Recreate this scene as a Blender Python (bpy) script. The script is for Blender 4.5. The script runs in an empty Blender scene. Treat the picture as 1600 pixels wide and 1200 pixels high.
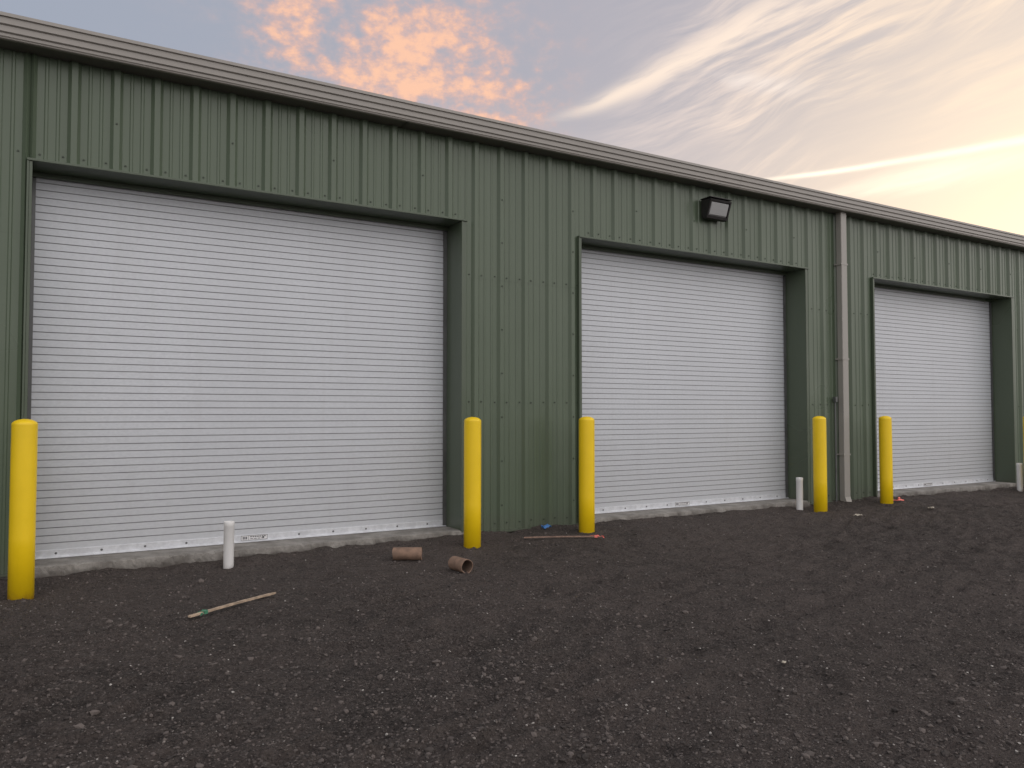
import bpy, bmesh, math, random
import numpy as np
from mathutils import Vector, Matrix, Euler
random.seed(7); np.random.seed(7)
S = 0.75            # layout units -> metres
scene = bpy.context.scene
coll = scene.collection

# ------------------------------------------------------------------ node helpers
class NT:
    def __init__(s, tree): s.t = tree; s.n = tree.nodes; s.l = tree.links
    def new(s, typ, **kw):
        nd = s.n.new(typ)
        for k, v in kw.items(): setattr(nd, k, v)
        return nd
    def put(s, sock, v):
        if isinstance(v, bpy.types.NodeSocket): s.l.new(v, sock)
        else: sock.default_value = v
    def m(s, op, a, b=0.0, c=0.0, clamp=False):
        nd = s.new('ShaderNodeMath', operation=op); nd.use_clamp = clamp
        s.put(nd.inputs[0], a); s.put(nd.inputs[1], b); s.put(nd.inputs[2], c)
        return nd.outputs[0]
    def add(s, a, b): return s.m('ADD', a, b)
    def sub(s, a, b): return s.m('SUBTRACT', a, b)
    def mul(s, a, b): return s.m('MULTIPLY', a, b)
    def dot(s, v, c):
        nd = s.new('ShaderNodeVectorMath', operation='DOT_PRODUCT')
        s.put(nd.inputs[0], v); s.put(nd.inputs[1], c); return nd.outputs['Value']
    def vmul(s, v, c):
        nd = s.new('ShaderNodeVectorMath', operation='MULTIPLY')
        s.put(nd.inputs[0], v); s.put(nd.inputs[1], c); return nd.outputs[0]
    def comb(s, x, y, z=0.0):
        nd = s.new('ShaderNodeCombineXYZ')
        s.put(nd.inputs[0], x); s.put(nd.inputs[1], y); s.put(nd.inputs[2], z); return nd.outputs[0]
    def sep(s, v):
        nd = s.new('ShaderNodeSeparateXYZ'); s.put(nd.inputs[0], v); return nd.outputs
    def ss(s, v, lo, hi, a=0.0, b=1.0):
        nd = s.new('ShaderNodeMapRange', interpolation_type='SMOOTHSTEP')
        s.put(nd.inputs['Value'], v)
        s.put(nd.inputs['From Min'], lo); s.put(nd.inputs['From Max'], hi)
        s.put(nd.inputs['To Min'], a); s.put(nd.inputs['To Max'], b); return nd.outputs[0]
    def mix(s, f, a, b, mode='MIX'):
        nd = s.new('ShaderNodeMix', data_type='RGBA', blend_type=mode)
        s.put(nd.inputs[0], f)
        s.put(nd.inputs[6], a if isinstance(a, bpy.types.NodeSocket) else (*a, 1))
        s.put(nd.inputs[7], b if isinstance(b, bpy.types.NodeSocket) else (*b, 1))
        return nd.outputs[2]
    def noise(s, v, scale, detail=4, rough=0.5, dist=0.0):
        nd = s.new('ShaderNodeTexNoise')
        s.put(nd.inputs['Vector'], v); s.put(nd.inputs['Scale'], scale)
        s.put(nd.inputs['Detail'], detail); s.put(nd.inputs['Roughness'], rough); s.put(nd.inputs['Distortion'], dist)
        return nd.outputs[0]
    def vor(s, v, scale, feature='F1'):
        nd = s.new('ShaderNodeTexVoronoi', feature=feature)
        s.put(nd.inputs['Vector'], v); s.put(nd.inputs['Scale'], scale); return nd
    def bump(s, h, strength, dist, normal=None):
        nd = s.new('ShaderNodeBump'); s.put(nd.inputs['Height'], h)
        s.put(nd.inputs['Strength'], strength); s.put(nd.inputs['Distance'], dist)
        if normal: s.l.new(normal, nd.inputs['Normal'])
        return nd.outputs[0]
    def gauss(s, x, c, w):
        q = s.m('DIVIDE', s.sub(x, c), w)
        return s.m('EXPONENT', s.mul(s.mul(q, q), -1.0))

def material(name):
    mt = bpy.data.materials.new(name); mt.use_nodes = True
    t = NT(mt.node_tree); b = mt.node_tree.nodes['Principled BSDF']
    pos = t.new('ShaderNodeNewGeometry').outputs['Position']
    return mt, t, b, pos

def simple(name, col, rough=0.5, metal=0.0, var=0.12, nscale=6.0, bump=0.0, bscale=60, bdist=0.002, dirt=None, spec=0.5):
    mt, t, b, pos = material(name)
    n = t.noise(pos, nscale, 4, 0.6)
    c = t.mix(t.ss(n, 0.3, 0.7), tuple(x*(1-var) for x in col), tuple(min(1, x*(1+var)) for x in col))
    if dirt:
        z = t.sep(pos)[2]
        f = t.mul(t.ss(t.add(z, t.mul(t.noise(pos, 14, 4), 0.12)), dirt[1], dirt[2], 1.0, 0.0), dirt[3])
        c = t.mix(f, c, dirt[0])
    t.put(b.inputs['Base Color'], c)
    t.put(b.inputs['Roughness'], t.ss(n, 0.3, 0.7, rough*0.85, min(1, rough*1.15)))
    b.inputs['Metallic'].default_value = metal
    b.inputs['Specular IOR Level'].default_value = spec
    if bump:
        t.put(b.inputs['Normal'], t.bump(t.noise(pos, bscale, 4, 0.6), bump, bdist))
    return mt

# green ribbed steel
def mat_green(name='green_painted_steel', base=(0.096, 0.129, 0.085)):
    mt, t, b, pos = material(name)
    streak = t.noise(t.vmul(pos, (7.0, 7.0, 0.45)), 1.0, 4, 0.55)
    big = t.noise(pos, 0.8, 2, 0.5)
    fine = t.noise(t.vmul(pos, (60, 60, 14)), 1.0, 4, 0.7)
    c = t.mix(t.ss(streak, 0.3, 0.72), tuple(x*0.96 for x in base), tuple(x*1.03 for x in base))
    c = t.mix(t.mul(t.ss(big, 0.35, 0.7), 0.25), c, (base[0]*1.12, base[1]*1.09, base[2]*1.16))
    c = t.mix(t.mul(t.ss(fine, 0.60, 0.78), 0.08), c, (0.2, 0.2, 0.18))
    z = t.sep(pos)[2]
    low = t.ss(t.add(z, t.mul(t.noise(pos, 5, 4, 0.7), 0.3)), 0.1, 0.38, 0.3, 0.0)
    c = t.mix(low, c, (0.085, 0.080, 0.066))
    t.put(b.inputs['Base Color'], c)
    t.put(b.inputs['Roughness'], t.ss(big, 0.3, 0.7, 0.27, 0.36))
    h = t.noise(t.vmul(pos, (1.6, 1.6, 0.8)), 1.6, 1, 0.4)
    t.put(b.inputs['Normal'], t.bump(h, 0.3, 0.04))
    return mt
M_green = mat_green()
M_trim = mat_green('green_trim', (0.082, 0.108, 0.072))
M_screw = simple('screw_head', (0.055, 0.07, 0.05), 0.45, 0.3)
M_gutter = simple('taupe_gutter_paint', (0.345, 0.325, 0.298), 0.34, var=0.04, nscale=2)
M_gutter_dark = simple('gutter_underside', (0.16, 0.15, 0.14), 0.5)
M_spout = simple('taupe_downspout_paint', (0.335, 0.322, 0.295), 0.4, var=0.04, nscale=2)
M_roof = simple('roof_steel', (0.3, 0.29, 0.27), 0.4, 0.3)
M_black = simple('dark_bronze', (0.022, 0.021, 0.021), 0.4)
M_guide = simple('door_guide_steel', (0.14, 0.145, 0.145), 0.45, 0.5)
M_yellow = simple('yellow_bollard_plastic', (0.93, 0.64, 0.008), 0.40, var=0.025, nscale=5, bump=0.2, bscale=25, bdist=0.003,
                  dirt=((0.35, 0.14, 0.03), -0.12, -0.02, 0.75))
M_pvc = simple('white_pvc', (0.84, 0.84, 0.83), 0.35, var=0.03, dirt=((0.12, 0.1, 0.09), -0.11, 0.0, 0.7))
M_tube = simple('cardboard', (0.215, 0.140, 0.100), 0.85, var=0.25, nscale=15, bump=0.3, bscale=80)
M_tube_in = simple('cardboard_inside', (0.13, 0.085, 0.062), 0.9, var=0.25)
M_wood = simple('stake_wood', (0.42, 0.32, 0.23), 0.8, var=0.3, nscale=25, bump=0.3, bscale=90)
M_wood2 = simple('weathered_wood', (0.27, 0.18, 0.14), 0.85, var=0.3, nscale=25)
M_pink = simple('pink_flagging_tape', (0.92, 0.22, 0.18), 0.5)
M_green_tape = simple('green_flagging_tape', (0.06, 0.22, 0.13), 0.5)
M_blue = simple('blue_plastic', (0.03, 0.15, 0.4), 0.4)
M_paper = simple('paper_scrap', (0.45, 0.41, 0.34), 0.8, var=0.25, nscale=40)
M_sticker = simple('sticker_white', (0.75, 0.75, 0.75), 0.4, var=0.03)
M_ink = simple('sticker_ink', (0.08, 0.08, 0.09), 0.5)

def mat_door():
    mt, t, b, pos = material('white_galvanised_slats')
    fine = t.noise(t.vmul(pos, (28, 28, 60)), 1.0, 5, 0.75)
    big = t.noise(t.vmul(pos, (1.2, 1.2, 0.5)), 1.0, 3, 0.6)
    run = t.noise(t.vmul(pos, (11, 11, 0.7)), 1.0, 4, 0.6)
    c = t.mix(t.ss(fine, 0.25, 0.75), (0.57, 0.60, 0.64), (0.675, 0.705, 0.745))
    c = t.mix(t.mul(t.ss(big, 0.3, 0.75), 0.35), c, (0.56, 0.585, 0.62))
    c = t.mix(t.mul(t.ss(run, 0.5, 0.8), 0.18), c, (0.49, 0.50, 0.51))
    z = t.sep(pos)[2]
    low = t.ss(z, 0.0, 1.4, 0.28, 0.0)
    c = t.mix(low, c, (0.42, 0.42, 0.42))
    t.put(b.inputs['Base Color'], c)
    b.inputs['Metallic'].default_value = 0.15
    t.put(b.inputs['Roughness'], t.ss(fine, 0.3, 0.7, 0.36, 0.52))
    h = t.noise(t.vmul(pos, (2.5, 2.5, 5.0)), 1.0, 2, 0.5)
    t.put(b.inputs['Normal'], t.bump(h, 0.3, 0.012))
    return mt
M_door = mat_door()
M_groove = simple('shaded_slat_interlock', (0.27, 0.275, 0.285), 0.7, spec=0.2)  # grime grey that also paints in the shade of the slat gaps
M_bar = simple('galvanised_bottom_bar', (0.66, 0.68, 0.71), 0.35, 0.25, var=0.1, nscale=18)

def mat_concrete():
    mt, t, b, pos = material('slab_concrete')
    n1 = t.noise(pos, 4, 7, 0.65); n2 = t.noise(pos, 55, 5, 0.7)
    c = t.mix(t.ss(n1, 0.3, 0.7), (0.16, 0.15, 0.135), (0.33, 0.315, 0.29))
    c = t.mix(t.mul(t.ss(n2, 0.5, 0.7), 0.5), c, (0.12, 0.11, 0.10))
    z = t.sep(pos)[2]
    c = t.mix(t.ss(t.add(z, t.mul(n1, 0.14)), -0.03, 0.06, 0.85, 0.0), c, (0.095, 0.085, 0.076))
    t.put(b.inputs['Base Color'], c); b.inputs['Roughness'].default_value = 0.9
    t.put(b.inputs['Normal'], t.bump(t.add(n1, t.mul(n2, 0.5)), 0.7, 0.014))
    return mt
M_conc = mat_concrete()

def mat_ground():
    mt, t, b, pos = material('dark_gravel_ground')
    n0 = t.noise(pos, 0.45, 4, 0.6); n1 = t.noise(pos, 5, 7, 0.72); n2 = t.noise(pos, 60, 6, 0.8)
    v1 = t.vor(pos, 70.0); v2 = t.vor(pos, 150.0); v4 = t.vor(pos, 45.0)
    c = t.mix(t.ss(n1, 0.3, 0.7), (0.046, 0.0380, 0.0345), (0.122, 0.100, 0.090))
    c = t.mix(t.ss(n0, 0.4, 0.65, 0.0, 0.6), c, (0.132, 0.106, 0.095))
    r1 = t.sep(v1.outputs['Color'])[0]; r2 = t.sep(v2.outputs['Color'])[0]; r4 = t.sep(v4.outputs['Color'])[1]
    c = t.mix(t.ss(r1, 0.3, 1.0, 0.0, 0.6), c, (0.165, 0.140, 0.127))
    f = t.mul(t.ss(r2, 0.86, 1.0), t.ss(v2.outputs['Distance'], 0.25, 0.5, 1.0, 0.0))
    c = t.mix(t.mul(f, 0.8), c, (0.36, 0.33, 0.30))
    f = t.mul(t.ss(r4, 0.94, 1.0), t.ss(v4.outputs['Distance'], 0.10, 0.22, 1.0, 0.0))
    c = t.mix(t.mul(f, 0.85), c, (0.50, 0.465, 0.43))
    c = t.mix(t.ss(n2, 0.52, 0.36, 0.0, 0.75), c, (0.018, 0.0155, 0.0145))
    t.put(b.inputs['Base Color'], c); b.inputs['Roughness'].default_value = 0.92
    b.inputs['Specular IOR Level'].default_value = 0.3
    h = t.add(t.mul(t.ss(v1.outputs['Distance'], 0.0, 0.7, 1.0, 0.0), 0.6), t.mul(n2, 1.4))
    h = t.add(h, t.mul(n1, 2.2))
    t.put(b.inputs['Normal'], t.bump(h, 1.0, 0.028))
    return mt
M_ground = mat_ground()

def mat_stone():
    mt, t, b, pos = material('gravel_stone')
    at = t.new('ShaderNodeAttribute'); at.attribute_name = 'shade'
    c = t.mix(t.ss(at.outputs['Fac'], 0.0, 0.92), (0.034, 0.029, 0.0265), (0.140, 0.118, 0.107))
    c = t.mix(t.ss(at.outputs['Fac'], 0.955, 1.0), c, (0.55, 0.52, 0.48))
    c = t.mix(t.mul(t.noise(pos, 90, 3), 0.45), c, (0.070, 0.058, 0.052))
    t.put(b.inputs['Base Color'], c); b.inputs['Roughness'].default_value = 0.9
    return mt
M_stone = mat_stone()

# ------------------------------------------------------------------ mesh helpers
def obj_from(name, verts, faces, mats, midx=None, parent=None, smooth=False, loc=(0, 0, 0)):
    me = bpy.data.meshes.new(name); me.from_pydata([tuple(v) for v in verts], [], faces)
    for m in mats: me.materials.append(m)
    if midx: me.polygons.foreach_set('material_index', midx)
    if smooth: me.polygons.foreach_set('use_smooth', [True]*len(me.polygons))
    me.update()
    ob = bpy.data.objects.new(name, me); coll.objects.link(ob); ob.location = loc
    if parent: ob.parent = parent
    return ob

class MB:
    def __init__(s): s.v = []; s.f = []; s.m = []
    def box(s, x0, x1, y0, y1, z0, z1, mi=0):
        b = len(s.v)
        s.v += [(x0,y0,z0),(x1,y0,z0),(x1,y1,z0),(x0,y1,z0),(x0,y0,z1),(x1,y0,z1),(x1,y1,z1),(x0,y1,z1)]
        for q in [(0,3,2,1),(4,5,6,7),(0,1,5,4),(1,2,6,5),(2,3,7,6),(3,0,4,7)]:
            s.f.append(tuple(b+i for i in q)); s.m.append(mi)
    def bbox(s, x0, x1, y0, y1, z0, z1, bev, mi=0):
        bm = bmesh.new(); bmesh.ops.create_cube(bm, size=1)
        for v in bm.verts:
            v.co = Vector(((x0+x1)/2+v.co.x*(x1-x0), (y0+y1)/2+v.co.y*(y1-y0), (z0+z1)/2+v.co.z*(z1-z0)))
        bmesh.ops.bevel(bm, geom=bm.edges[:], offset=bev, segments=2, affect='EDGES', profile=0.5)
        s.addbm(bm, mi)
    def addbm(s, bm, mi=0, mat=None):
        b = len(s.v); bm.verts.ensure_lookup_table(); bm.verts.index_update()
        for v in bm.verts: s.v.append(tuple(mat @ v.co if mat else v.co))
        for f in bm.faces: s.f.append(tuple(b+v.index for v in f.verts)); s.m.append(mi)
        bm.free()
    def strip(s, rowA, rowB, mi=0):
        b = len(s.v); n = len(rowA); s.v += list(rowA)+list(rowB)
        for i in range(n-1):
            s.f.append((b+i, b+i+1, b+n+i+1, b+n+i)); s.m.append(mi if isinstance(mi, int) else mi[i])
    def lathe(s, prof, seg=32, cx=0, cy=0, mi=0, jit=0):
        b = len(s.v); n = len(prof)
        for k in range(seg):
            a = 2*math.pi*k/seg
            for r, z in prof: s.v.append((cx+r*math.cos(a), cy+r*math.sin(a), z))
        for k in range(seg):
            k2 = (k+1) % seg
            for i in range(n-1):
                s.f.append((b+k*n+i, b+k2*n+i, b+k2*n+i+1, b+k*n+i+1)); s.m.append(mi)
    def make(s, name, mats, **kw): return obj_from(name, s.v, s.f, mats, s.m, **kw)

def label(o, lab, cat, group=None):
    o['label'] = lab; o['category'] = cat
    if group: o['group'] = group

# ------------------------------------------------------------------ layout
DOORS = [0.0, 7.13, 14.27]; DW = 5.12; HD = 4.25
XL, XR = -8.0, 34.0
ribs = [0.79+0.413*k for k in range(-30, 90)]

def prof(x0, x1, yo=0.0):
    p = [(x0, yo)]
    for r in ribs:
        for dx, y in [(-.064,0),(-.030,-.040),(.030,-.040),(.064,0),
                      (.132,0),(.142,-.009),(.162,-.009),(.172,0),
                      (.241,0),(.251,-.009),(.271,-.009),(.281,0)]:
            x = r+dx
            if x0+.002 < x < x1-.002: p.append((x, y+yo))
    p.append((x1, yo)); return p

building = bpy.data.objects.new('metal_building', None); coll.objects.link(building)
label(building, 'long green ribbed steel building with white roll-up doors and taupe gutter', 'building')

wb = MB()
def panel(x0, x1, z0, z1, yo=0.0):
    p = prof(x0, x1, yo)
    wb.strip([(x, y, z0) for x, y in p], [(x, y, z1) for x, y in p])
ZB, ZT, ZL = -0.055, 5.52, 3.50
solid = [(XL, -0.03)]
for i, d in enumerate(DOORS):
    nx = DOORS[i+1]-0.03 if i < 2 else XR
    solid.append((d+DW+0.03, nx))
for a, b in solid:
    panel(a, b, ZB, ZL); panel(a, b, ZL-0.02, ZT, -0.002)
for d in DOORS: panel(d-0.03, d+DW+0.03, HD+0.02, ZT, -0.002)
def screw(x, y, z):
    b = len(wb.v)
    for rr, yy in [(.012, 0), (.010, -.009)]:
        for k in range(6):
            a = math.pi*k/3; wb.v.append((x+rr*math.cos(a), y+yy, z+rr*math.sin(a)))
    for k in range(6):
        k2 = (k+1) % 6; wb.f.append((b+k, b+k2, b+6+k2, b+6+k)); wb.m.append(1)
    wb.f.append(tuple(b+6+k for k in range(6))); wb.m.append(1)
for r in ribs:
    if r < XL+.1 or r > 26: continue
    over = any(d-0.1 < r < d+DW+0.1 for d in DOORS)
    for z in ([HD+0.1] if over else [0.05, 1.75, ZL+0.03]):
        for dx in (-.098, .098):
            screw(r+dx, -.004, z+random.uniform(-.006, .006))
seams = [ribs[i] for i in range(len(ribs)) if i % 3 == 0]
for r in seams:
    if r < XL+.1 or r > 26: continue
    over = any(d-0.1 < r < d+DW+0.1 for d in DOORS)
    z = HD+0.55 if over else 0.3
    while z < 5.2:
        screw(r, -.043, z); z += 0.62
wb.box(XL, XR, 11.9, 12.0, ZB, 6.3); wb.box(XL, XL+.05, 0.01, 11.9, ZB, 5.55); wb.box(XR-.05, XR, 0.01, 11.9, ZB, 5.55)
wb.make('wall', [M_green, M_screw], parent=building)

fb = MB(); fb.box(XL, XR, 0.012, 11.95, -0.7, ZB-0.004)
fb.make('foundation', [M_conc], parent=building)
for a, b in solid:
    tb = MB(); tb.box(a, b, -0.054, 0.008, ZB-0.022, ZB-0.001)
    tb.make('base_flashing', [M_trim], parent=building)

for d in DOORS:
    t = MB()
    t.bbox(d-0.03, d, -0.060, 0.50, -0.035, HD+0.0, 0.004)
    t.bbox(d+DW-.03, d+DW+0.0, -0.060, 0.50, -0.035, HD+0.0, 0.004)
    t.bbox(d-0.05, d+DW+0.055, -0.075, 0.52, HD+0.001, HD+0.028, 0.004)
    t.box(d-0.03, d+DW+0.03, 0.36, 0.385, HD-0.055, HD+0.0005)
    t.box(d-0.050, d-0.031, -0.064, -0.01, -0.03, HD)
    t.box(d+DW+0.001, d+DW+0.035, -0.055, -0.01, -0.03, HD)
    t.make('door_trim', [M_trim], parent=building)

def slab(d):
    x0, x1 = d-0.02, d+DW+0.02
    n = 160; verts = []; faces = []
    pf = [(0.62, 0.0), (0.2, 0.0), (0.0, -0.002), (-0.050, -0.006), (-0.058, -0.012), (-0.061, -0.06), (-0.060, -0.10), (-0.064, -0.5)]
    for i in range(n+1):
        x = x0+(x1-x0)*i/n
        w = 0.003*math.sin(x*2.1+d)+0.002*math.sin(x*9.3)+random.uniform(-.005, .005)
        chip = -.016 if random.random() < .10 else 0
        for j, (y, z) in enumerate(pf):
            k = 1.0 if j >= 3 else 0
            verts.append((x, y+w*k+(random.uniform(-.006, .006) if j > 4 else 0), z+(random.uniform(-.004, .002)+chip if 3 <= j <= 5 else 0)))
    m = len(pf)
    for i in range(n):
        for j in range(m-1):
            faces.append((i*m+j, i*m+j+1, (i+1)*m+j+1, (i+1)*m+j))
    faces.append(tuple(range(m))); faces.append(tuple(n*m+j for j in reversed(range(m))))
    obj_from('door_sill', verts, faces, [M_conc], None, parent=building)
for d in DOORS: slab(d)

# roller door
P = 0.083
cb = MB()
x0, x1 = 0.035, DW-0.055
z = 0.088; yb = 0.42
ptsl = []
while z < HD+0.15:
    j = random.uniform(-.0003, .0003)
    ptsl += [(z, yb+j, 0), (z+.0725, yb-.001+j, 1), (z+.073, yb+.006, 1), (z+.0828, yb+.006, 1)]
    z += P
ptsl.append((z, yb, 0))
for i in range(len(ptsl)-1):
    a, b = ptsl[i], ptsl[i+1]
    base = len(cb.v)
    cb.v += [(x0, a[1], a[0]), (x1, a[1], a[0]), (x1, b[1], b[0]), (x0, b[1], b[0])]
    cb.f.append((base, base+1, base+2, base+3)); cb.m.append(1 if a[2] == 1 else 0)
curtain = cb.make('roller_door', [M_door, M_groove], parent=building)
bb = MB()
bb.bbox(x0-.01, x1+.01, yb-.012, yb+.03, 0.012, 0.090, .003)
bb.bbox(x0-.01, x1+.01, yb-.055, yb-.008, 0.004, 0.016, .003)
xx = 0.3
while xx < DW-0.1:
    bm = bmesh.new(); bmesh.ops.create_uvsphere(bm, u_segments=8, v_segments=5, radius=.013)
    bb.addbm(bm, 1, Matrix.Translation((xx, yb-.014, .052)) @ Matrix.Diagonal((1, .6, 1, 1))); xx += 0.45
bar = bb.make('bottom_bar', [M_bar, M_guide], parent=curtain)
guides = []
for (a0, a1, b0, b1) in [(0.001, .036, .001, .010), (DW-.085, DW-.031, DW-.041, DW-.031)]:
    gb = MB()
    gb.box(a0, a1, yb-.03, yb-.018, 0.002, HD-.06); gb.box(b0, b1, yb-.018, yb+.06, 0.002, HD-.06)
    guides.append(gb.make('guide', [M_guide], parent=curtain))
sb = MB()
sx = 2.28
sb.box(sx, sx+.32, yb-.0165, yb-.013, 0.024, 0.084, 0)
for a, b, c, e in [(0, .32, .024, .028), (0, .32, .080, .084), (0, .004, .024, .084), (.316, .32, .024, .084), (.09, .094, .024, .084)]:
    sb.box(sx+a, sx+b, yb-.019, yb-.0162, c, e, 1)
for i in range(7): sb.box(sx+.11+i*.028, sx+.13+i*.028, yb-.019, yb-.0162, .060, .072, 1)
for i in range(4): sb.box(sx+.11+i*.045, sx+.145+i*.045, yb-.019, yb-.0162, .038, .046, 1)
for i in range(3): sb.box(sx+.02+i*.02, sx+.033+i*.02, yb-.019, yb-.0162, .038, .070, 1)
stk = sb.make('sticker', [M_sticker, M_ink], parent=curtain)
curtain.location = (DOORS[0], 0, 0)
for d in DOORS[1:]:
    c = curtain.copy(); coll.objects.link(c); c.parent = building; c.location = (d, 0, 0)
    for ch in [bar, stk]+guides:
        q = ch.copy(); coll.objects.link(q); q.parent = c
# gutter
GP = [(-.06, 5.665), (-.335, 5.652), (-.352, 5.645), (-.352, 5.610), (-.332, 5.602), (-.330, 5.540), (-.308, 5.528),
      (-.306, 5.470), (-.285, 5.458), (-.283, 5.430), (-.272, 5.420), (-.270, 5.412), (-.255, 5.405), (-.23, 5.405), (-.0, 5.405), (-.0, 5.60)]
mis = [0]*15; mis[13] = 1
xa = XL; L = 6.1; i = 0
gm = MB()
while xa < XR:
    xb = min(xa+L, XR); o = 0.0025*(i % 2)
    pf = [(y-o if y < -.01 else y, z) for y, z in GP]
    gm.strip([(xa-.02, y, z) for y, z in pf], [(xb, y, z) for y, z in pf], mis)
    xa = xb; i += 1
gut = gm.make('gutter', [M_gutter, M_gutter_dark], parent=building)
rb = MB()
rp = []
x = XL
while x < XR:
    rp += [(x, 0), (x+.25, 0), (x+.28, .05), (x+.33, .05), (x+.36, 0)]; x += 0.82
rb.strip([(x, .25, 5.60+h) for x, h in rp], [(x, 12.1, 6.30+h) for x, h in rp])
rb.make('roof', [M_roof], parent=building)
# downspout
dm = MB(); dx0, dx1 = 13.11, 13.275; dy0, dy1 = -.175, -.055
dm.bbox(dx0, dx1, dy0, dy1, 0.02, 5.42, .012)
for zz in (0.8, 2.6, 4.4): dm.box(dx0-.015, dx1+.015, dy0-.004, -.02, zz, zz+.03)
b = len(dm.v)
dm.v += [(dx0+.003, dy0+.003, .03), (dx1-.003, dy0+.003, .03), (dx1-.003, dy1, .03), (dx0+.003, dy1, .03),
         (dx0+.003, dy0-.03, -.055), (dx1-.003, dy0-.03, -.075), (dx1-.003, dy1-.02, -.10), (dx0+.003, dy1-.02, -.085)]
for q in [(0,1,5,4),(1,2,6,5),(2,3,7,6),(3,0,4,7)]: dm.f.append(tuple(b+i for i in q)); dm.m.append(0)
dm.make('downspout', [M_spout], parent=building)
cm = MB(); cm.lathe([(.016, -.1), (.016, 1.86)], 12, 13.0, -.07); cm.bbox(12.97, 13.03, -.11, -.045, 1.80, 1.9, .006)
cm.make('conduit', [M_guide], parent=building)

# wall light
lx, lz = 9.86, 5.01
def hull(pts, name, mat, parent=None, bev=.008, loc=(0,0,0)):
    bm = bmesh.new()
    for p in pts: bm.verts.new(p)
    bmesh.ops.convex_hull(bm, input=bm.verts[:])
    bmesh.ops.dissolve_limit(bm, angle_limit=.02, verts=bm.verts[:], edges=bm.edges[:])
    if bev: bmesh.ops.bevel(bm, geom=bm.edges[:], offset=bev, segments=2, affect='EDGES', profile=.5)
    m = MB(); m.addbm(bm); return m.make(name, [mat], parent=parent, loc=loc)
W = .24; SL = .11/.315
light = hull([(s*W, -.05, z) for s in (-1, 1) for z in (-.11, .16)] + [(s*W, -.265, .15) for s in (-1, 1)] +
             [(s*W, -.155, -.165) for s in (-1, 1)] + [(s*W, -.09, -.165) for s in (-1, 1)],
             'wall_light', M_black, loc=(lx, 0, lz))
label(light, 'dark bronze wall pack light mounted on green metal siding', 'wall light')
def mat_lens():
    mt, t, b, pos = material('lamp_glass')
    w = t.new('ShaderNodeTexWave', wave_type='BANDS', bands_direction='X'); w.inputs['Scale'].default_value = 18
    t.l.new(pos, w.inputs['Vector'])
    t.put(b.inputs['Base Color'], t.mix(t.ss(w.outputs['Fac'], .2, .8), (.36, .37, .37), (.55, .56, .56)))
    b.inputs['Roughness'].default_value = .12; b.inputs['Metallic'].default_value = .1
    t.put(b.inputs['Normal'], t.bump(w.outputs['Fac'], .3, .004))
    return mt
def fy(z): return -.265+(.15-z)*SL
lens = hull([(s*w_, fy(z)-dd, z) for s in (-1, 1) for z, w_, dd in [(.105, .205, -.006), (-.115, .205, -.006), (.085, .190, .018), (-.095, .190, .018)]],
            'lens', mat_lens(), parent=light, bev=0)
fr = MB(); fr.bbox(-W-.012, W+.012, -.285, -.04, .165, .180, .006)
def fbar(xa, xb, za, zb):
    b = len(fr.v)
    for y_ in (-.018, .02):
        fr.v += [(xa, fy(za)+y_, za), (xb, fy(za)+y_, za), (xb, fy(zb)+y_, zb), (xa, fy(zb)+y_, zb)]
    for q in [(0,1,2,3),(7,6,5,4),(0,4,5,1),(1,5,6,2),(2,6,7,3),(3,7,4,0)]: fr.f.append(tuple(b+i for i in q)); fr.m.append(0)
fbar(-W-.002, W+.002, .112, .142); fbar(-W-.002, W+.002, -.158, -.122); fbar(-W-.001, -.212, -.121, .111); fbar(.212, W+.001, -.121, .111)
fr.make('lens_frame', [M_black], parent=light)
bk = MB(); bk.bbox(-.13, .13, -.052, .0, -.10, .12, .006); bk.make('mounting_plate', [M_black], parent=light)

# ------------------------------------------------------------------ ground
def hsh(ix, iy, s):
    h = np.sin(ix*127.1+iy*311.7+s*74.7)*43758.5453
    return h-np.floor(h)
def vn(x, y, s=0):
    ix = np.floor(x); iy = np.floor(y); fx = x-ix; fy = y-iy
    fx = fx*fx*(3-2*fx); fy = fy*fy*(3-2*fy)
    a = hsh(ix, iy, s); b = hsh(ix+1, iy, s); c = hsh(ix, iy+1, s); d = hsh(ix+1, iy+1, s)
    return (a*(1-fx)+b*fx)*(1-fy)+(c*(1-fx)+d*fx)*fy-.5
WX = [-9, -.2, .5, 3, 4.5, 5.3, 7, 7.6, 9, 11, 12, 13, 14.2, 15, 19, 30]
WZ = [-.10, -.11, -.105, -.090, -.080, -.065, -.050, -.045, -.055, -.085, -.105, -.085, -.055, -.075, -.10, -.10]
BX = [-9, -.07, 2, 4.97, 6.81, 9, 11.86, 13.74, 19, 30]
BZ = [-.15, -.18, -.15, -.13, -.08, -.11, -.11, -.09, -.16, -.16]
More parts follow.
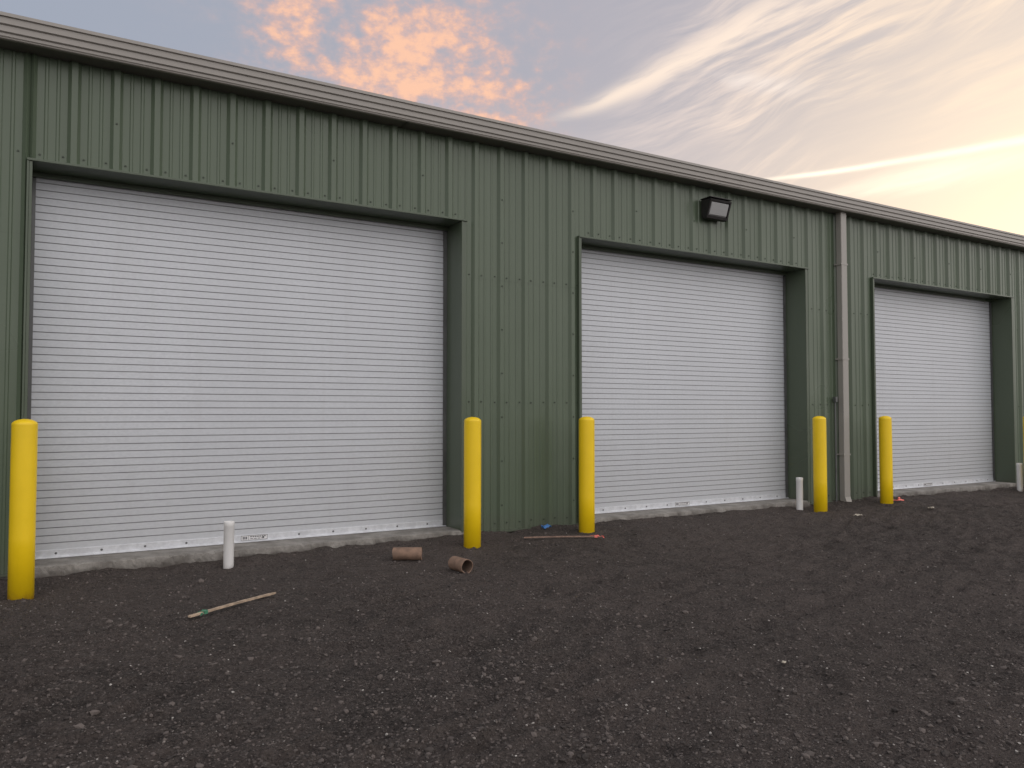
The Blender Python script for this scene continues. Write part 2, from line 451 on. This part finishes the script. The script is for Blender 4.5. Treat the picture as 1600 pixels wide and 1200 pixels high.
def gh(x, y):
    w = np.interp(x, WX, WZ)+.045*vn(x*1.7, x*0, 40)+.03*vn(x*5.1, x*0, 41); b = np.interp(x, BX, BZ)
    t = np.clip((-y-.05)/.5, 0, 1); z = w*(1-t)+b*t
    t2 = np.clip((-y-.6)/1.6, 0, 1); t2 = t2*t2*(3-2*t2); z = z*(1-t2)+(-.15)*t2
    t3 = np.clip((y-.05)/.3, 0, 1); z = z*(1-t3)-.35*t3
    amp = np.clip((60-np.hypot(x, y))/40, 0, 1)*np.clip(1-t3, 0, 1)
    fade = .75+.25*np.clip((-y-.4)/1.0, 0, 1)
    r = .032*vn(x*.8, y*.8, 1)+.028*vn(x*2.1, y*2.1, 2)+.028*vn(x*4.7, y*4.7, 3)+.026*vn(x*9, y*9, 4)+.022*vn(x*19, y*19, 5)
    u = -x*.42+y*.9+.35*vn(x*.9, y*.9, 8)+.12*vn(x*3, y*3, 12); w_ = x*.9+y*.42
    msk = np.clip(vn(x*.6, y*.6, 9)*3.2+.8, 0.15, 1)
    near = np.clip((7-x)/5, .55, 1)
    far = np.clip((-y-.4)/1.2, 0.1, 1)
    r = r+far*near*msk*(.011*np.sin(u*24+3*vn(x*1.5, y*1.5, 30))+.060*vn(u*7, w_*1.8, 14)+.045*vn(u*14, w_*4.5, 15))
    # two faint tyre tracks sweeping across the yard
    for off in (0.0, 1.55):
        q = (y+4.2+off)-.16*x+.25*np.sin(x*.35)
        g_ = np.exp(-(q/.13)**2)
        r = r-.022*g_+.010*g_*np.sin(x*38)+.012*np.exp(-((np.abs(q)-.20)/.06)**2)
    return z+r*amp*fade
def axis(lo, a, b, hi, step):
    mid = np.arange(a, b, step); up = b+np.cumsum(step*1.35**np.arange(1, 32)); dn = a-np.cumsum(step*1.35**np.arange(1, 32))
    return np.concatenate([dn[dn > lo][::-1], mid, up[up < hi]])
xs = axis(-600, -3.0, 21, 600, .035); ys = axis(-600, -8.0, .12, 600, .03)
X, Y = np.meshgrid(xs, ys); Z = gh(X, Y)
nx, ny = len(xs), len(ys)
co = np.stack([X.ravel(), Y.ravel(), Z.ravel()], 1)
idx = np.arange(nx*ny).reshape(ny, nx)
fc = np.stack([idx[:-1, :-1].ravel(), idx[:-1, 1:].ravel(), idx[1:, 1:].ravel(), idx[1:, :-1].ravel()], 1)
def npmesh(name, co, fc, mat, smooth=True):
    me = bpy.data.meshes.new(name); k = fc.shape[1]
    me.vertices.add(len(co)); me.vertices.foreach_set('co', co.astype(np.float32).ravel())
    me.loops.add(fc.size); me.loops.foreach_set('vertex_index', fc.astype(np.int32).ravel())
    me.polygons.add(len(fc)); me.polygons.foreach_set('loop_start', (np.arange(len(fc))*k).astype(np.int32))
    me.update(calc_edges=True); me.validate()
    me.polygons.foreach_set('use_smooth', [smooth]*len(me.polygons))
    me.materials.append(mat); ob = bpy.data.objects.new(name, me); coll.objects.link(ob); return ob
g = npmesh('ground', co, fc, M_ground); g['kind'] = 'structure'

bm = bmesh.new(); bmesh.ops.create_icosphere(bm, subdivisions=1, radius=1); bm.verts.index_update()
bv = np.array([v.co[:] for v in bm.verts]); bf = np.array([[v.index for v in f.verts] for f in bm.faces]); bm.free()
N = 125000
r = 3.4*np.exp(np.random.rand(N)*1.95); th = math.radians(58.8)+np.radians(np.random.uniform(-44, 44, N))
sx_ = r*np.cos(th); sy_ = -9.8+r*np.sin(th)
clump = .3*vn(sx_*1.3, sy_*1.3, 20)+.4*vn(sx_*5, sy_*5, 21)
ok = (sy_ < -.08) & (np.random.rand(N) < .65+clump); sx_, sy_ = sx_[ok], sy_[ok]; N = len(sx_)
size = np.clip(np.exp(np.random.normal(math.log(.0062), .50, N)), .0035, .034)
shade = np.random.rand(N); shade = np.where(size > .011, shade*.955, shade)
V = bv[None]*np.random.uniform(.7, 1.3, (N, 12, 1))*np.stack([np.ones(N), np.random.uniform(.6, 1, N), np.random.uniform(.45, .8, N)], 1)[:, None]
a = np.random.rand(N)*6.283; ca, sa = np.cos(a)[:, None], np.sin(a)[:, None]
Vx = V[..., 0]*ca-V[..., 1]*sa; Vy = V[..., 0]*sa+V[..., 1]*ca; Vz = V[..., 2]+.25*V[..., 0]*np.random.uniform(-1, 1, (N, 1))
zz = gh(sx_, sy_)
co = np.stack([Vx*size[:, None]+sx_[:, None], Vy*size[:, None]+sy_[:, None], Vz*size[:, None]+zz[:, None]+size[:, None]*.1], 2).reshape(-1, 3)
fc = (bf[None]+(np.arange(N)*12)[:, None, None]).reshape(-1, 3)
st = npmesh('gravel', co, fc, M_stone, False); st['kind'] = 'stuff'
at = st.data.attributes.new('shade', 'FLOAT', 'POINT'); at.data.foreach_set('value', np.repeat(shade, 12).astype(np.float32))

def G(x, y): return float(gh(np.array([x]), np.array([y]))[0])

# ------------------------------------------------------------------ bollards
BR = .1125
bs = [(-.02, -.62), (4.97, -.6), (6.81, -.6), (11.86, -.6), (13.74, -.6), (18.90, -.6)]
mb = MB(); mb.lathe([(BR*.0, -.3), (BR, -.3), (BR*1.0, .4), (BR*1.004, .9), (BR, 1.488)], 48)
body = mb.make('bollard', [M_yellow], smooth=True)
mc = MB(); mc.lathe([(BR*1.0005, 1.488), (BR*.995, 1.496), (BR*.94, 1.509), (BR*.78, 1.524), (BR*.5, 1.537), (BR*.2, 1.543), (.0005, 1.544)], 48)
cap = mc.make('cap', [M_yellow], smooth=True, parent=body)
for i, (x, y) in enumerate(bs):
    if i == 0: o = body
    else:
        o = body.copy(); coll.objects.link(o)
        c = cap.copy(); coll.objects.link(c); c.parent = o
    o.location = (x, y, random.uniform(-.004, .004)); o.rotation_euler = (random.uniform(-.003, .003), random.uniform(-.003, .003), i)
    label(o, 'yellow domed safety bollard standing in gravel beside roll-up door', 'bollard', 'yellow bollards along the building')

for i, (x, y, zt) in enumerate([(1.98, -.34, .37), (11.65, -.33, .46), (18.90, -.38, .48)]):
    m = MB(); R = .057
    m.lathe([(R, -.4), (R, zt-.058), (R*1.025, zt-.056), (R*1.025, zt-.004), (R*1.0, zt), (R*.86, zt), (R*.84, zt-.004), (R*.84, zt-.3)], 32)
    o = m.make('pvc_pipe', [M_pvc], smooth=True, loc=(x, y, 0)); o.rotation_euler = (0, random.uniform(-.015, .015), 0)
    label(o, 'short white plastic pipe stub rising from gravel by door sill', 'pipe', 'white pipe stubs along the building')

def tube(x, y, ang, L, R, lab, tilt=0):
    m = MB(); n = 40
    pf = [(R, -L/2), (R, 0), (R, L/2), (R*.985, L/2+.001), (R*.90, L/2+.001), (R*.89, L/2-.002), (R*.89, -L/2+.002), (R*.90, -L/2-.001), (R*.985, -L/2-.001), (R, -L/2)]
    b = len(m.v)
    for k in range(n):
        a = 2*math.pi*k/n; q = 1+.025*math.sin(2*a+1)
        for rr, zz in pf: m.v.append((zz+.004*math.sin(3*a)*(1 if zz > 0 else -1), rr*q*math.cos(a), rr/q*math.sin(a)))
    for k in range(n):
        k2 = (k+1) % n
        for i in range(len(pf)-1):
            m.f.append((b+k*10+i, b+k2*10+i, b+k2*10+i+1, b+k*10+i+1)); m.m.append(1 if i == 5 else 0)
    o = m.make('cardboard_tube', [M_tube, M_tube_in], loc=(x, y, G(x, y)+R*.93), smooth=True)
    o.rotation_euler = (0, tilt, math.radians(ang)); label(o, lab, 'cardboard tube', 'cardboard tubes lying on the gravel')
tube(3.90, -.96, -28, .34, .074, 'short brown cardboard tube lying sideways on dark gravel')
tube(4.12, -1.90, -85, .27, .076, 'brown cardboard tube with open end facing outward on gravel')

def stake(p, q, w, th, mat, tapemat, tape_t, lab, ts=1.0):
    p = Vector((p[0], p[1], G(*p)+.035)); q = Vector((q[0], q[1], G(*q)+.035))
    d = q-p; L = d.length
    m = MB(); N = 12
    for i in range(N+1):
        x = L*i/N; ww = w if i < N else w*.25
        b = len(m.v); bow = .006*math.sin(math.pi*i/N)
        m.v += [(x, -ww/2, -th/2+bow), (x, ww/2, -th/2+bow), (x, ww/2, th/2+bow), (x, -ww/2, th/2+bow)]
        if i:
            for k in range(4):
                k2 = (k+1) % 4; m.f.append((b-4+k, b-4+k2, b+k2, b+k)); m.m.append(0)
        else: m.f.append((b, b+3, b+2, b+1)); m.m.append(0)
    m.f.append((b, b+1, b+2, b+3)); m.m.append(0)
    o = m.make('wooden_stake', [mat], loc=p); o.rotation_euler = d.to_track_quat('X', 'Z').to_euler()
    label(o, lab, 'wooden stake')
    t = MB()
    for s in range(3):
        x = tape_t*L+s*.012; ln = random.uniform(.08, .16)*ts; an = random.choice([-1, 1])*random.uniform(.9, 1.4)
        n = 8; A = []; B = []
        for i in range(n+1):
            u = i/n; cx = x+ln*u*math.sin(an); cy = (-1 if s % 2 else 1)*(w*.4+ln*u*math.cos(an)*.5); cz = th/2+.010+.012*math.sin(u*9+s)*u-.022*u
            A.append((cx-.010, cy, cz)); B.append((cx+.010, cy+.008*math.sin(u*7), cz+.008*math.sin(u*11+s)))
        t.strip(A, B)
    t.box(tape_t*L-.02, tape_t*L+.02, -w/2-.003, w/2+.003, -th/2-.003, th/2+.011)
    t.make('ribbon', [tapemat], parent=o)
stake((1.19, -2.63), (2.04, -2.12), .034, .015, M_wood, M_green_tape, .16, 'pale wooden survey stake with green ribbon lying on gravel', .8)
stake((5.75, -.62), (6.63, -1.17), .030, .015, M_wood2, M_pink, .93, 'brown wooden survey stake with pink ribbon lying on gravel')

def scrap(name, x, y, sx, sy, mat, lab, cat, crum=.02, rot=0):
    n = 7; m = MB()
    for i in range(n+1):
        for j in range(n+1):
            u, v = i/n-.5, j/n-.5
            m.v.append((u*sx+random.uniform(-.08, .08)*sx/n*2, v*sy+random.uniform(-.1, .1)*sy/n*2, random.uniform(0, crum)+.3*crum*math.sin(u*9)))
    for i in range(n):
        for j in range(n):
            if (i, j) in ((0, 0), (n-1, 0), (0, n-1)): continue
            b = i*(n+1)+j; m.f.append((b, b+n+1, b+n+2, b+1)); m.m.append(0)
    o = m.make(name, [mat], loc=(x, y, G(x, y)+.020)); o.rotation_euler = (0, 0, rot); label(o, lab, cat)
scrap('plastic_scrap', 6.35, -.26, .16, .06, M_blue, 'crumpled blue plastic scrap on gravel by the wall', 'litter', .045)
scrap('ribbon_scrap', 14.15, -.55, .28, .04, M_pink, 'strip of pink marking ribbon lying on gravel', 'litter', .03, -.3)
scrap('ribbon_scrap', 14.5, -.35, .16, .03, M_pink, 'small piece of pink ribbon near door sill', 'litter', .03, .4)
scrap('paper_scrap', 11.9, -1.3, .22, .09, M_paper, 'flattened pale paper scrap on dark gravel', 'litter', .02, .2)
scrap('paper_scrap', 13.6, -1.55, .16, .10, M_paper, 'small torn beige paper scrap on dark gravel', 'litter', .02, .8)
scrap('paper_scrap', 4.55, -5.95, .06, .03, M_paper, 'tiny pale paper scrap among the gravel', 'litter', .01, .3)

# ------------------------------------------------------------------ world
world = bpy.data.worlds.new('World'); scene.world = world; world.use_nodes = True
t = NT(world.node_tree); bg = world.node_tree.nodes['Background']
dirv = t.new('ShaderNodeTexCoord').outputs['Generated']
th0 = math.radians(58.8)
Rv = (math.sin(th0), -math.cos(th0), 0.0); Fv = (math.cos(th0), math.sin(th0), 0.0)
az_s, el_s = math.radians(58.8-40), math.radians(4)
sun = Vector((math.cos(az_s)*math.cos(el_s), math.sin(az_s)*math.cos(el_s), math.sin(el_s)))
a = t.dot(dirv, Rv); b_ = t.dot(dirv, (0, 0, 1)); fr_ = t.dot(dirv, Fv)
front = t.ss(fr_, 0.0, 0.4)
sd = t.m('MAXIMUM', t.dot(dirv, tuple(sun)), 0.0)
glow = t.m('POWER', sd, 20.0)
base = t.mix(t.ss(a, -.55, .20), (.34, .375, .46), (.42, .405, .46))
base = t.mix(t.ss(a, .15, .55, 0.0, .4), base, (.68, .58, .55))
base = t.mix(t.mul(t.ss(b_, .40, .18), .6), base, (.76, .64, .58))
base = t.mix(t.m('MINIMUM', t.mul(glow, 1.25), 1.0), base, (1.1, .92, .70))
w1 = t.noise(t.comb(a, b_, fr_), 4.0, 2)
# broken pink-orange clouds
pv = t.comb(a, t.mul(b_, 1.5), t.mul(fr_, .3))
n1 = t.noise(pv, 12.5, 5, .55); n1b = t.noise(pv, 42.0, 4, .58); n1c = t.noise(pv, 5.0, 3, .5)
m1 = t.mul(t.gauss(t.add(t.add(a, t.mul(b_, .3)), t.mul(t.sub(n1c, .5), .22)), .01, .185), t.gauss(t.add(b_, t.mul(t.sub(n1c, .5), .06)), .40, .10))
m1 = t.mul(m1, t.ss(t.add(a, t.mul(t.sub(n1, .5), .35)), .17, .0))
dens = t.add(t.add(t.mul(n1, .5), t.mul(n1b, .5)), t.mul(m1, .15))
c1 = t.mul(t.ss(dens, .51, .70), t.ss(m1, .06, .50))
veil = t.mul(t.ss(dens, .42, .64), t.ss(m1, .02, .5))
col1 = t.mix(t.ss(dens, .54, .72), (.72, .43, .38), (1.02, .58, .38))
sky = t.mix(t.mul(veil, .5), base, (.60, .46, .45))
sky = t.mix(t.mul(c1, .9), sky, col1)
# feathery cirrus
def rot(deg):
    al = math.radians(deg); c_, s_ = math.cos(al), math.sin(al)
    return t.add(t.mul(a, c_), t.mul(b_, s_)), t.sub(t.mul(b_, c_), t.mul(a, s_)), c_, s_
u, v, ca_, sa_ = rot(20)
bend = t.mul(t.sub(w1, .5), .09)
vb = t.add(v, bend)
fib = t.noise(t.comb(t.mul(u, 5.0), t.mul(vb, 48.0), 1.7), 1.0, 6, .62)
fib2 = t.noise(t.comb(t.mul(u, 14.0), t.mul(t.add(vb, t.mul(u, .10)), 120.0), 7.7), 1.0, 4, .6)
patch = t.noise(t.comb(t.mul(u, 3.4), t.mul(vb, 9.0), 3.1), 1.0, 4, .55)
fb_ = t.add(t.mul(fib, .58), t.mul(fib2, .42))
cim = t.mul(t.ss(a, .02, .30), t.ss(b_, .12, .3))
cirr = t.mul(t.mul(t.ss(fb_, .37, .66), t.ss(patch, .40, .62, .15, 1.0)), cim)
u2, v2, _, _ = rot(38)
fibx = t.noise(t.comb(t.mul(u2, 5.0), t.mul(t.add(v2, bend), 60.0), 11.0), 1.0, 5, .6)
cirx = t.mul(t.mul(t.ss(fibx, .42, .72), t.ss(t.noise(pv, 6.0, 2), .45, .65)), t.ss(a, .10, .35))
colc = t.mix(t.ss(a, .12, .45), (.92, .75, .67), (1.06, .84, .64))
sky = t.mix(t.mul(cirx, .5), sky, colc)
sky = t.mix(t.mul(cirr, .85), sky, colc)
u0, v0 = .052*ca_+.348*sa_, .348*ca_-.052*sa_
wid = t.ss(u, u0-.05, u0+.3, .005, .018)
sA = t.mul(t.m('EXPONENT', t.mul(t.m('POWER', t.m('DIVIDE', t.m('ABSOLUTE', t.sub(t.add(v, t.mul(t.sub(w1, .5), .03)), v0)), wid), 2.0), -1.0)), t.mul(t.ss(u, u0-.03, u0+.08), t.ss(fb_, .32, .58, .15, 1.0)))
sky = t.mix(t.mul(t.mul(sA, front), .9), sky, (1.0, .82, .68))
def trail(p, q, w, amt, col, sky, rag=1.2, fray=0.0):
    dx, dy = q[0]-p[0], q[1]-p[1]; L = math.hypot(dx, dy); dx /= L; dy /= L
    uu = t.add(t.mul(t.sub(a, p[0]), dx), t.mul(t.sub(b_, p[1]), dy))
    vv = t.sub(t.mul(t.sub(b_, p[1]), dx), t.mul(t.sub(a, p[0]), dy))
    vv = t.add(vv, t.mul(t.sub(fib, .5), w*rag))
    ww = t.ss(uu, 0.0, L, w*.6, w*1.3)
    q_ = t.m('DIVIDE', vv, ww)
    s_ = t.mul(t.m('EXPONENT', t.mul(t.m('POWER', t.m('ABSOLUTE', q_), 2.2), -1.0)), t.mul(t.ss(uu, -.03, .08), t.ss(uu, L+.1, L-.02)))
    if fray: s_ = t.mul(s_, t.ss(fb_, .38, .60, 1-fray, 1.0))
    s_ = t.mul(t.mul(s_, front), amt)
    return t.mix(s_, sky, col)
sky = trail((.270, .2685), (.60, .281), .0036, 1.0, (1.25, 1.10, .90), sky, .8, .2)
sky = trail((.34, .246), (.467, .256), .010, .85, (1.2, 1.06, .85), sky, 2, .4)
sky = trail((.40, .262), (.56, .262), .008, .5, (1.15, 1.0, .80), sky, 3, .7)
sky = trail((.225, .383), (.262, .374), .007, .7, (1.02, .92, .86), sky, 3, .8)
# added bright sky, unseen behind the viewer, to light the wall
back = t.ss(t.dot(dirv, (.22, -.93, .25)), -.1, .75)
bn = t.noise(dirv, 2.2, 3)
sky = t.mix(t.mul(back, .85), sky, t.mix(t.ss(bn, .35, .65), (1.2, 1.16, 1.18), (1.6, 1.51, 1.48)))
ns = t.new('ShaderNodeTexSky', sky_type='NISHITA'); ns.sun_disc = False
ns.sun_elevation = el_s; ns.sun_rotation = math.pi/2-az_s
ns.air_density = 1.2; ns.dust_density = 2.0
add = t.new('ShaderNodeMix', data_type='RGBA', blend_type='ADD'); add.inputs[0].default_value = .02
t.put(add.inputs[6], sky); t.put(add.inputs[7], ns.outputs[0])
t.put(bg.inputs['Color'], add.outputs[2]); bg.inputs['Strength'].default_value = 1.0

sl = bpy.data.lights.new('sun', 'SUN'); sl.energy = .5; sl.angle = math.radians(10); sl.color = (1, .75, .5)
so = bpy.data.objects.new('sun', sl); coll.objects.link(so); so.rotation_euler = sun.to_track_quat('Z', 'Y').to_euler()

# ------------------------------------------------------------------ camera
cam = bpy.data.cameras.new('camera'); co_ = bpy.data.objects.new('camera', cam); coll.objects.link(co_)
cam.sensor_width = 36; cam.lens = 36*1250/1600; cam.clip_end = 3000; cam.clip_start = .05
co_.location = (0, -9.8, 1.6); co_.rotation_euler = (math.radians(90+2.06), 0, th0-math.pi/2)
scene.camera = co_

# ------------------------------------------------------------------ scale to metres
done = set()
for o in bpy.data.objects:
    o.location = o.location*S
    if o.type == 'MESH' and o.data.name not in done:
        done.add(o.data.name); o.data.transform(Matrix.Scale(S, 4))
scene.view_settings.view_transform = 'Standard'; scene.view_settings.look = 'None'; scene.view_settings.exposure = 0
